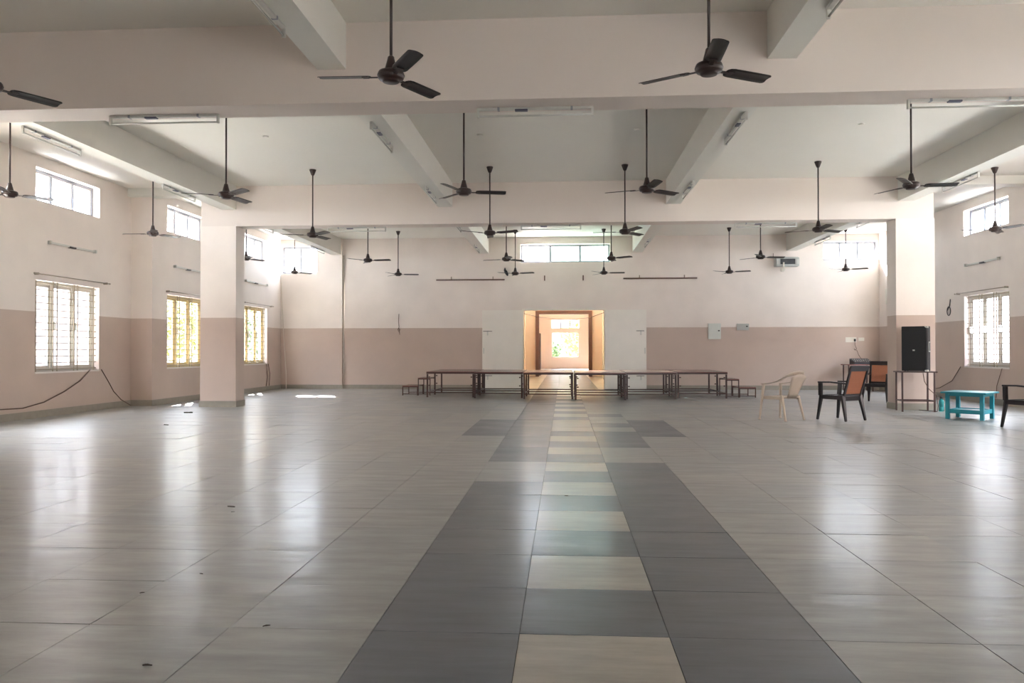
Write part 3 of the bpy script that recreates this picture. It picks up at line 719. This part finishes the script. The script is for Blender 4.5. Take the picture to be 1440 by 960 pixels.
o.children[-1].rotation_euler = (pi/2, 0, 0); o.children[-1].location = (0.01, -0.095, 0.0)
tag(MB().tube([(-8.93, YW-0.03, 3.6), (-8.90, YW-0.05, 2.8), (-8.84, YW-0.06, 1.8), (-8.72, YW-0.16, 0.5), (-8.70, YW-0.2, 0.01)], 0.014, 6).build('cable', M['whitecable']), 'pale cable running down the far left corner to the floor', 'cable')
tag(MB().tube([(-6.92, YW-0.02, 4.2), (-6.92, YW-0.02, 0.15)], 0.022, 8).build('wall_conduit', M['whitecable']), 'thin vertical conduit beside the pilaster on the back wall', 'pipe')
tag(MB().tube([(XL1+0.02, 12.0, 0.24), (XL1+0.02, 13.16, 0.20), (XL1+0.02, 13.72, 0.27), (XL1+0.02, 14.3, 0.43), (XL1+0.02, 14.8, 0.62), (XL1+0.02, 15.11, 0.82)], 0.011, 6).build('cable', M['cable']), 'dark cable sagging along the left wall from the nearest grilled window', 'cable')
tag(MB().tube([(XL1+0.02, 15.50, 0.82), (XL1+0.03, 15.75, 0.55), (XL1+0.03, 15.93, 0.35), (XL1+0.04, 16.2, 0.16), (XL1+0.08, 16.5, 0.02)], 0.009, 6).build('cable', M['cable']), 'thin cable falling from the right corner of the nearest left window', 'cable')
tag(MB().tube([(XL2+0.02, 23.2, 0.8), (XL2+0.03, 23.25, 0.4), (XL2+0.03, 23.15, 0.14)], 0.010, 6).tube([(XL2+0.02, 23.35, 0.8), (XL2+0.03, 23.45, 0.5), (XL2+0.03, 23.4, 0.14)], 0.010, 6).build('cable', M['cable']), 'pair of thin cables hanging below the window right of the left column', 'cable')
tag(MB().tube([(XR-0.03, 21.2, 0.16), (XR-0.02, 20.6, 0.25), (XR-0.02, 19.97, 0.45), (XR-0.02, 19.55, 0.80)], 0.009, 6).build('cable', M['cable']), 'thin cable curving down the right wall from the window to the loudspeaker', 'cable')
tag(MB().tube([(XR-0.02, 17.76, 0.80), (XR-0.02, 17.98, 0.40), (XR-0.02, 18.0, 0.15)], 0.007, 6).build('cable', M['cable']), 'thin straight cable under the right end of the right-hand window', 'cable')
lp = [(XR-0.03, 20.09+0.09*cos(t), 2.16+0.11*sin(t)) for t in [k*pi/5 for k in range(13)]]
tag(MB().tube([(XR-0.01, 20.05, 2.45), (XR-0.02, 20.06, 2.3)] + lp, 0.010, 6).build('cable_coil', M['darkplastic']), 'small black coil of wire on the right wall beside the window', 'cable')
tag(MB().box(XR-0.05, XR, 23.6, 23.9, 2.55, 3.0).build('wall_box', M['white'], None, 0.006), 'pale box on the right wall near the far corner', 'box')

# ---------------------------------------------------------------- chairs
def rot_box(mb, p0, p1, w, t, w2=None, t2=None, side=Vector((1, 0, 0))):
    """tapering rectangular bar from p0 to p1"""
    p0, p1 = Vector(p0), Vector(p1); d_ = (p1-p0).normalized(); u = (side - d_*side.dot(d_)).normalized(); v = d_.cross(u)
    w2 = w2 or w; t2 = t2 or t; vs = []
    for p, a, b in ((p0, w, t), (p1, w2, t2)):
        vs += [mb.bm.verts.new(p + u*sx_*a/2 + v*sy_*b/2) for sx_, sy_ in ((-1, -1), (1, -1), (1, 1), (-1, 1))]
    for f in ((0, 1, 2, 3), (7, 6, 5, 4), (0, 4, 5, 1), (1, 5, 6, 2), (2, 6, 7, 3), (3, 7, 4, 0)): mb.bm.faces.new([vs[i] for i in f])
    return mb
def cane_chair(label):
    """moulded dark plastic armchair with a woven back panel; faces +Y"""
    o = thing('plastic_armchair', label, 'chair', (0, 0, 0), 0, 'dark plastic armchairs with woven backs')
    bk = M['black']
    P = [[Vector((x*0.235, -0.20+0.43*j/6, 0.415 - 0.022*(1-x*x)*sin(pi*j/6) + (0.01 if j == 6 else 0.0))) for j in range(7)] for x in (-1, -0.5, 0, 0.5, 1)]
    MB().grid(P, -0.02).build('seat', bk, o)
    MB().box(-0.25, -0.225, -0.21, 0.24, 0.36, 0.43).box(0.225, 0.25, -0.21, 0.24, 0.36, 0.43).box(-0.25, 0.25, 0.215, 0.245, 0.36, 0.43).box(-0.24, 0.24, -0.225, -0.195, 0.34, 0.42).build('seat_rail', bk, o, 0.006)
    for s in (-1, 1):
        rot_box(MB(), (s*0.235, 0.215, 0.43), (s*0.268, 0.275, 0.0), 0.065, 0.05, 0.036, 0.036).build('leg', bk, o, 0.006)
        rot_box(MB(), (s*0.225, -0.20, 0.43), (s*0.255, -0.285, 0.0), 0.085, 0.05, 0.036, 0.036).build('leg', bk, o, 0.006)
        rot_box(MB(), (s*0.245, 0.225, 0.42), (s*0.262, 0.215, 0.64), 0.055, 0.06, 0.045, 0.07).build('arm_post', bk, o, 0.006)
        a = MB(); rot_box(a, (s*0.262, 0.255, 0.648), (s*0.262, 0.0, 0.655), 0.058, 0.026); rot_box(a, (s*0.262, 0.0, 0.655), (s*0.222, -0.285, 0.635), 0.058, 0.026, 0.04, 0.03)
        a.build('armrest', bk, o, 0.005)
        rot_box(MB(), (s*0.205, -0.205, 0.40), (s*0.225, -0.375, 0.935), 0.05, 0.034, 0.045, 0.03).build('back_post', bk, o, 0.006)
    rot_box(MB(), (0, -0.345, 0.845), (0, -0.377, 0.94), 0.47, 0.03).build('head_rail', bk, o, 0.008)
    rot_box(MB(), (0, -0.208, 0.425), (0, -0.222, 0.465), 0.43, 0.028).build('lower_rail', bk, o, 0.005)
    w = rot_box(MB(), (0, -0.226, 0.46), (0, -0.346, 0.85), 0.375, 0.012, 0.385, 0.012).build('woven_panel', M['weave'], o)
    for z in (0.55, 0.66, 0.76):
        y = -0.226-0.12*(z-0.46)/0.39; MB().box(-0.185, 0.185, y-0.010, y-0.004, z-0.004, z+0.004).build('panel_rib', M['weave'], w)
    return o
fa = math.atan2(0.83, -0.56) - pi/2   # facing away to the left
c1 = cane_chair('dark armchair with orange woven back, right of the ivory chair, seen from behind'); c1.location = (4.77, 13.95, 0); c1.rotation_euler = (0, 0, fa)
dup(c1, (7.22, 18.72, 0), R(146), 'dark armchair with orange woven back facing the hall, by the mixer table')
dup(c1, (7.92, 18.9, 0), R(108), 'dark armchair with tilted orange woven back, half hidden by the right column')
dup(c1, (7.16, 12.62, 0), R(20), 'dark armchair cut off by the right edge of the frame, beside the turquoise table')

def ivory_chair():
    o = thing('plastic_armchair', 'ivory moulded plastic armchair with rounded fan back, nearest the stage', 'chair', (3.77, 13.95, 0), math.atan2(0.80, -0.60) - pi/2)
    iv = M['ivory']
    P = [[Vector((x*(0.225-0.01*j/6*0), -0.20+0.42*j/6, 0.40 - 0.025*(1-x*x)*sin(pi*j/6))) for j in range(7)] for x in (-1, -0.5, 0, 0.5, 1)]
    MB().grid(P, -0.014).build('seat', iv, o)
    MB().box(-0.235, -0.218, -0.20, 0.22, 0.355, 0.405).box(0.218, 0.235, -0.20, 0.22, 0.355, 0.405).box(-0.235, 0.235, 0.205, 0.225, 0.355, 0.405).build('seat_rim', iv, o, 0.005)
    for s in (-1, 1):
        rot_box(MB(), (s*0.225, 0.20, 0.62), (s*0.275, 0.255, 0.0), 0.052, 0.034, 0.026, 0.026).build('leg', iv, o, 0.005)
        rot_box(MB(), (s*0.215, -0.17, 0.42), (s*0.245, -0.265, 0.0), 0.055, 0.034, 0.026, 0.026).build('leg', iv, o, 0.005)
        for p in ((s*0.275, 0.255, 0), (s*0.245, -0.265, 0)): MB().lathe([(0.024, 0), (0.024, 0.012), (0.016, 0.02)], p, 10).build('foot', iv, o)
    # arms sweep up into the arched top rail
    path = []
    for k in range(25):
        t = -1 + 2*k/24; a = abs(t); s = 1 if t > 0 else -1
        if a > 0.55:
            u = (a-0.55)/0.45; x = 0.245; y = -0.12 + 0.34*u; z = 0.628 + 0.055*(1-u)**2
        else:
            u = a/0.55; x = 0.245*sin(u*pi/2)**0.9; y = -0.345 + 0.225*u**2.2; z = 0.815 - 0.14*u**2.4
        path.append((s*x, y, z))
    Pg = []
    for k, p in enumerate(path):
        a = abs(-1+2*k/24); tilt = max(0.0, 1-a/0.62); hv = Vector((0, -0.35, 1)).normalized()*tilt + Vector((0, 0, 0))
        flat = Vector((1 if p[0] >= 0 else -1, 0, 0))*(1-tilt)
        if tilt > 0.99: flat = Vector((0, 0, 0))
        off = (hv*0.042 + flat*0.030); p = Vector(p)
        Pg.append([p-off, p, p+off])
    MB().grid(Pg, 0.014).build('arm_and_top_rail', iv, o)
    Pb = []
    for i in range(7):
        x = -1+2*i/6
        Pb.append([Vector((x*(0.125+0.075*(j/6)**1.5), -0.20-0.145*(j/6) - 0.02*(1-x*x), 0.40+(0.395-0.05*x*x)*(j/6))) for j in range(7)])
    MB().grid(Pb, 0.012).build('backrest', iv, o)
ivory_chair()

# ---------------------------------------------------------------- loudspeaker on its table
rzs = math.atan2(-0.27, 0.45)
o = thing('speaker_table', 'tall narrow dark steel table under the black loudspeaker', 'table', (6.90, 16.02, 0), -0.12)
tw, td, hh = 0.29, 0.20, 0.785
MB().box(-tw-0.05, tw+0.05, -td-0.03, td+0.03, hh-0.022, hh).build('tabletop', M['steel'], o, 0.003)
for sx_ in (-1, 1):
    for sy_ in (-1, 1): MB().box(sx_*tw-0.014, sx_*tw+0.014, sy_*td-0.014, sy_*td+0.014, 0, hh-0.022).build('leg', M['steel'], o)
    MB().box(sx_*tw-0.009, sx_*tw+0.009, -td+0.014, td-0.014, 0.20, 0.222).build('side_rail', M['steel'], o)
for sy_ in (-1, 1): MB().box(-tw+0.014, tw-0.014, sy_*td-0.009, sy_*td+0.009, 0.20, 0.222).build('stretcher', M['steel'], o)
o = thing('loudspeaker', 'large black loudspeaker cabinet standing on the steel table before the column', 'speaker', (6.93, 16.00, 0.785), -0.68)
mb = MB(); H_ = 0.88
pts = [(-0.235, -0.16), (0.215, -0.16), (0.235, -0.13), (0.235, 0.03), (0.12, 0.20), (-0.12, 0.20), (-0.235, 0.03)]
vb = [mb.bm.verts.new((x, y, 0.012)) for x, y in pts]; vt = [mb.bm.verts.new((x, y, H_)) for x, y in pts]
mb.bm.faces.new(vb[::-1]); mb.bm.faces.new(vt)
for i in range(7): mb.bm.faces.new((vb[i], vb[(i+1) % 7], vt[(i+1) % 7], vt[i]))
mb.build('cabinet', M['spk'], o, 0.006)
MB().box(-0.222, 0.205, -0.175, -0.160, 0.03, H_-0.02).build('front_grille', M['spkg'], o, 0.005)
b = MB().box(-0.028, 0.012, -0.180, -0.175, 0.40, 0.425).build('badge', M['grey_metal'], o)
for z in (0.0, H_-0.035): MB().box(0.185, 0.24, -0.165, -0.11, z, z+0.035).build('corner_cap', M['grey_metal'], o)
h = MB().box(0.235, 0.243, -0.09, 0.0, 0.38, 0.58).build('handle_frame', M['boxg'], o)
MB().box(0.2431, 0.246, -0.075, -0.015, 0.40, 0.56).build('handle_recess', M['darkplastic'], h)
for x in (-0.2, 0.2): 
    for y in (-0.13, 0.03): MB().lathe([(0.018, 0), (0.018, 0.014)], (x*0.9, y, 0), 10).build('foot', M['darkplastic'], o)
tag(MB().tube([(6.93, 15.74, 0.76), (6.95, 15.73, 0.6), (7.02, 15.70, 0.45), (7.16, 15.68, 0.32), (7.20, 15.72, 0.12), (7.22, 15.80, 0.012), (7.05, 16.2, 0.010)], 0.007, 6).build('cable', M['cable']), 'thin loudspeaker cable looping down behind the steel table', 'cable')

# ---------------------------------------------------------------- turquoise table and bottle
rt = R(47)
o = thing('side_table', 'low turquoise wooden table with a lower shelf', 'table', (7.09, 14.31, 0), rt)
w, dd, h = 0.27, 0.27, 0.475
MB().box(-w-0.10, w+0.10, -dd-0.09, dd+0.09, h-0.028, h).build('tabletop', M['turq'], o, 0.008)
MB().box(-w-0.02, w+0.02, -dd-0.02, -dd, h-0.075, h-0.029).box(-w-0.02, w+0.02, dd, dd+0.02, h-0.075, h-0.029).box(-w-0.02, -w, -dd, dd, h-0.075, h-0.029).box(w, w+0.02, -dd, dd, h-0.075, h-0.029).build('apron', M['turq'], o)
for sx_ in (-1, 1):
    for sy_ in (-1, 1): MB().box(sx_*w-0.032, sx_*w+0.032, sy_*dd-0.03, sy_*dd+0.03, 0, h-0.029).build('leg', M['turq'], o, 0.004)
MB().box(-w, w, -dd, dd, 0.13, 0.155).build('shelf', M['turq'], o)
for sy_ in (-1, 1): MB().box(-w+0.03, w-0.03, sy_*dd-0.012, sy_*dd+0.012, 0.10, 0.17).build('shelf_rail', M['turq'], o)
for sx_ in (-1, 1): MB().box(sx_*w-0.012, sx_*w+0.012, -dd+0.03, dd-0.03, 0.10, 0.17).build('shelf_rail', M['turq'], o)
o = thing('water_bottle', 'turquoise water bottle with black cap standing on the floor', 'bottle', (7.40, 16.02, 0))
MB().lathe([(0.044, 0), (0.048, 0.01), (0.047, 0.08), (0.043, 0.09), (0.047, 0.10), (0.047, 0.20), (0.038, 0.225), (0.022, 0.24), (0.020, 0.255)], (0, 0, 0), 20).build('body', M['bottle'], o)
MB().lathe([(0.024, 0.25), (0.024, 0.285), (0.02, 0.288)], (0, 0, 0), 16).build('cap', M['darkplastic'], o)

# ---------------------------------------------------------------- mixer table at the back wall
o = thing('mixer_table', 'small brown steel table by the back wall carrying the mixer', 'table', (8.66, 23.9, 0), 0.0)
MB().box(-0.40, 0.40, -0.28, 0.28, 0.76, 0.785).build('tabletop', M['top'], o, 0.003)
for sx_ in (-1, 1):
    for sy_ in (-1, 1): MB().box(sx_*0.34-0.014, sx_*0.34+0.014, sy_*0.22-0.014, sy_*0.22+0.014, 0, 0.76).build('leg', M['steel'], o)
for sy_ in (-1, 1): MB().box(-0.34, 0.34, sy_*0.22-0.009, sy_*0.22+0.009, 0.2, 0.22).build('stretcher', M['steel'], o)
o = thing('audio_mixer', 'black audio mixer with small knobs on the table at the back wall', 'mixer', (8.74, 23.86, 0.785), 0.05)
mb = MB(); vs = [(-0.27, -0.18, 0), (0.27, -0.18, 0), (0.27, 0.18, 0), (-0.27, 0.18, 0), (-0.27, -0.18, 0.06), (0.27, -0.18, 0.06), (0.27, 0.18, 0.17), (-0.27, 0.18, 0.17)]
vv = [mb.bm.verts.new(v) for v in vs]
for f in ((3, 2, 1, 0), (4, 5, 6, 7), (0, 1, 5, 4), (1, 2, 6, 5), (2, 3, 7, 6), (3, 0, 4, 7)): mb.bm.faces.new([vv[i] for i in f])
mb.build('case', M['darkplastic'], o, 0.006)
for i in range(9):
    for j in range(3):
        x = -0.22+0.055*i; y = -0.12+0.09*j; z = 0.06 + 0.11*(y+0.18)/0.36
        MB().lathe([(0.012, 0), (0.009, 0.022)], (x, y, z), 8).build('knob', M['white' if (i+j) % 3 == 0 else 'boxg'], o)

# ---------------------------------------------------------------- bits lying on the floor
for n, (x, y, s) in enumerate(((-2.54, 5.89, 0.035), (-2.45, 5.71, 0.013), (-2.08, 3.78, 0.011), (-1.94, 4.12, 0.012), (-1.29, 3.36, 0.016), (-1.58, 2.91, 0.018), (-7.21, 14.74, 0.08), (-6.39, 12.32, 0.05), (0.02, 6.51, 0.016))):
    bm = MB(); r_ = random.Random(n); P = [[Vector((s*(-1+i*0.5), s*0.35*(j-1)*(1-(abs(i-2)/2.3)**2), 0.004+0.25*s*abs(j-1)*r_.uniform(0.6, 1.2))) for j in range(3)] for i in range(5)]
    l = bm.grid(P, 0.0015).build('dry_leaf', M['leafdead']); l.location = (x, y, 0.001); l.rotation_euler = (0, 0, r_.uniform(-0.6, 0.6))
    tag(l, ['dark dry leaf on the left floor with a tiny crumb just below it', 'tiny dark crumb just below the dry leaf on the left floor', 'dark speck on the slab joint at lower left', 'small dark speck between two left slab joints',
            'dark curled leaf near the dark strip at lower left', 'curled dark leaf at the lower left of the floor', 'dark scrap on the floor just in front and left of the left column', 'small dark scrap on the floor nearer than the one by the left column', 'small dark spot on the centre strip'][n], 'leaf')
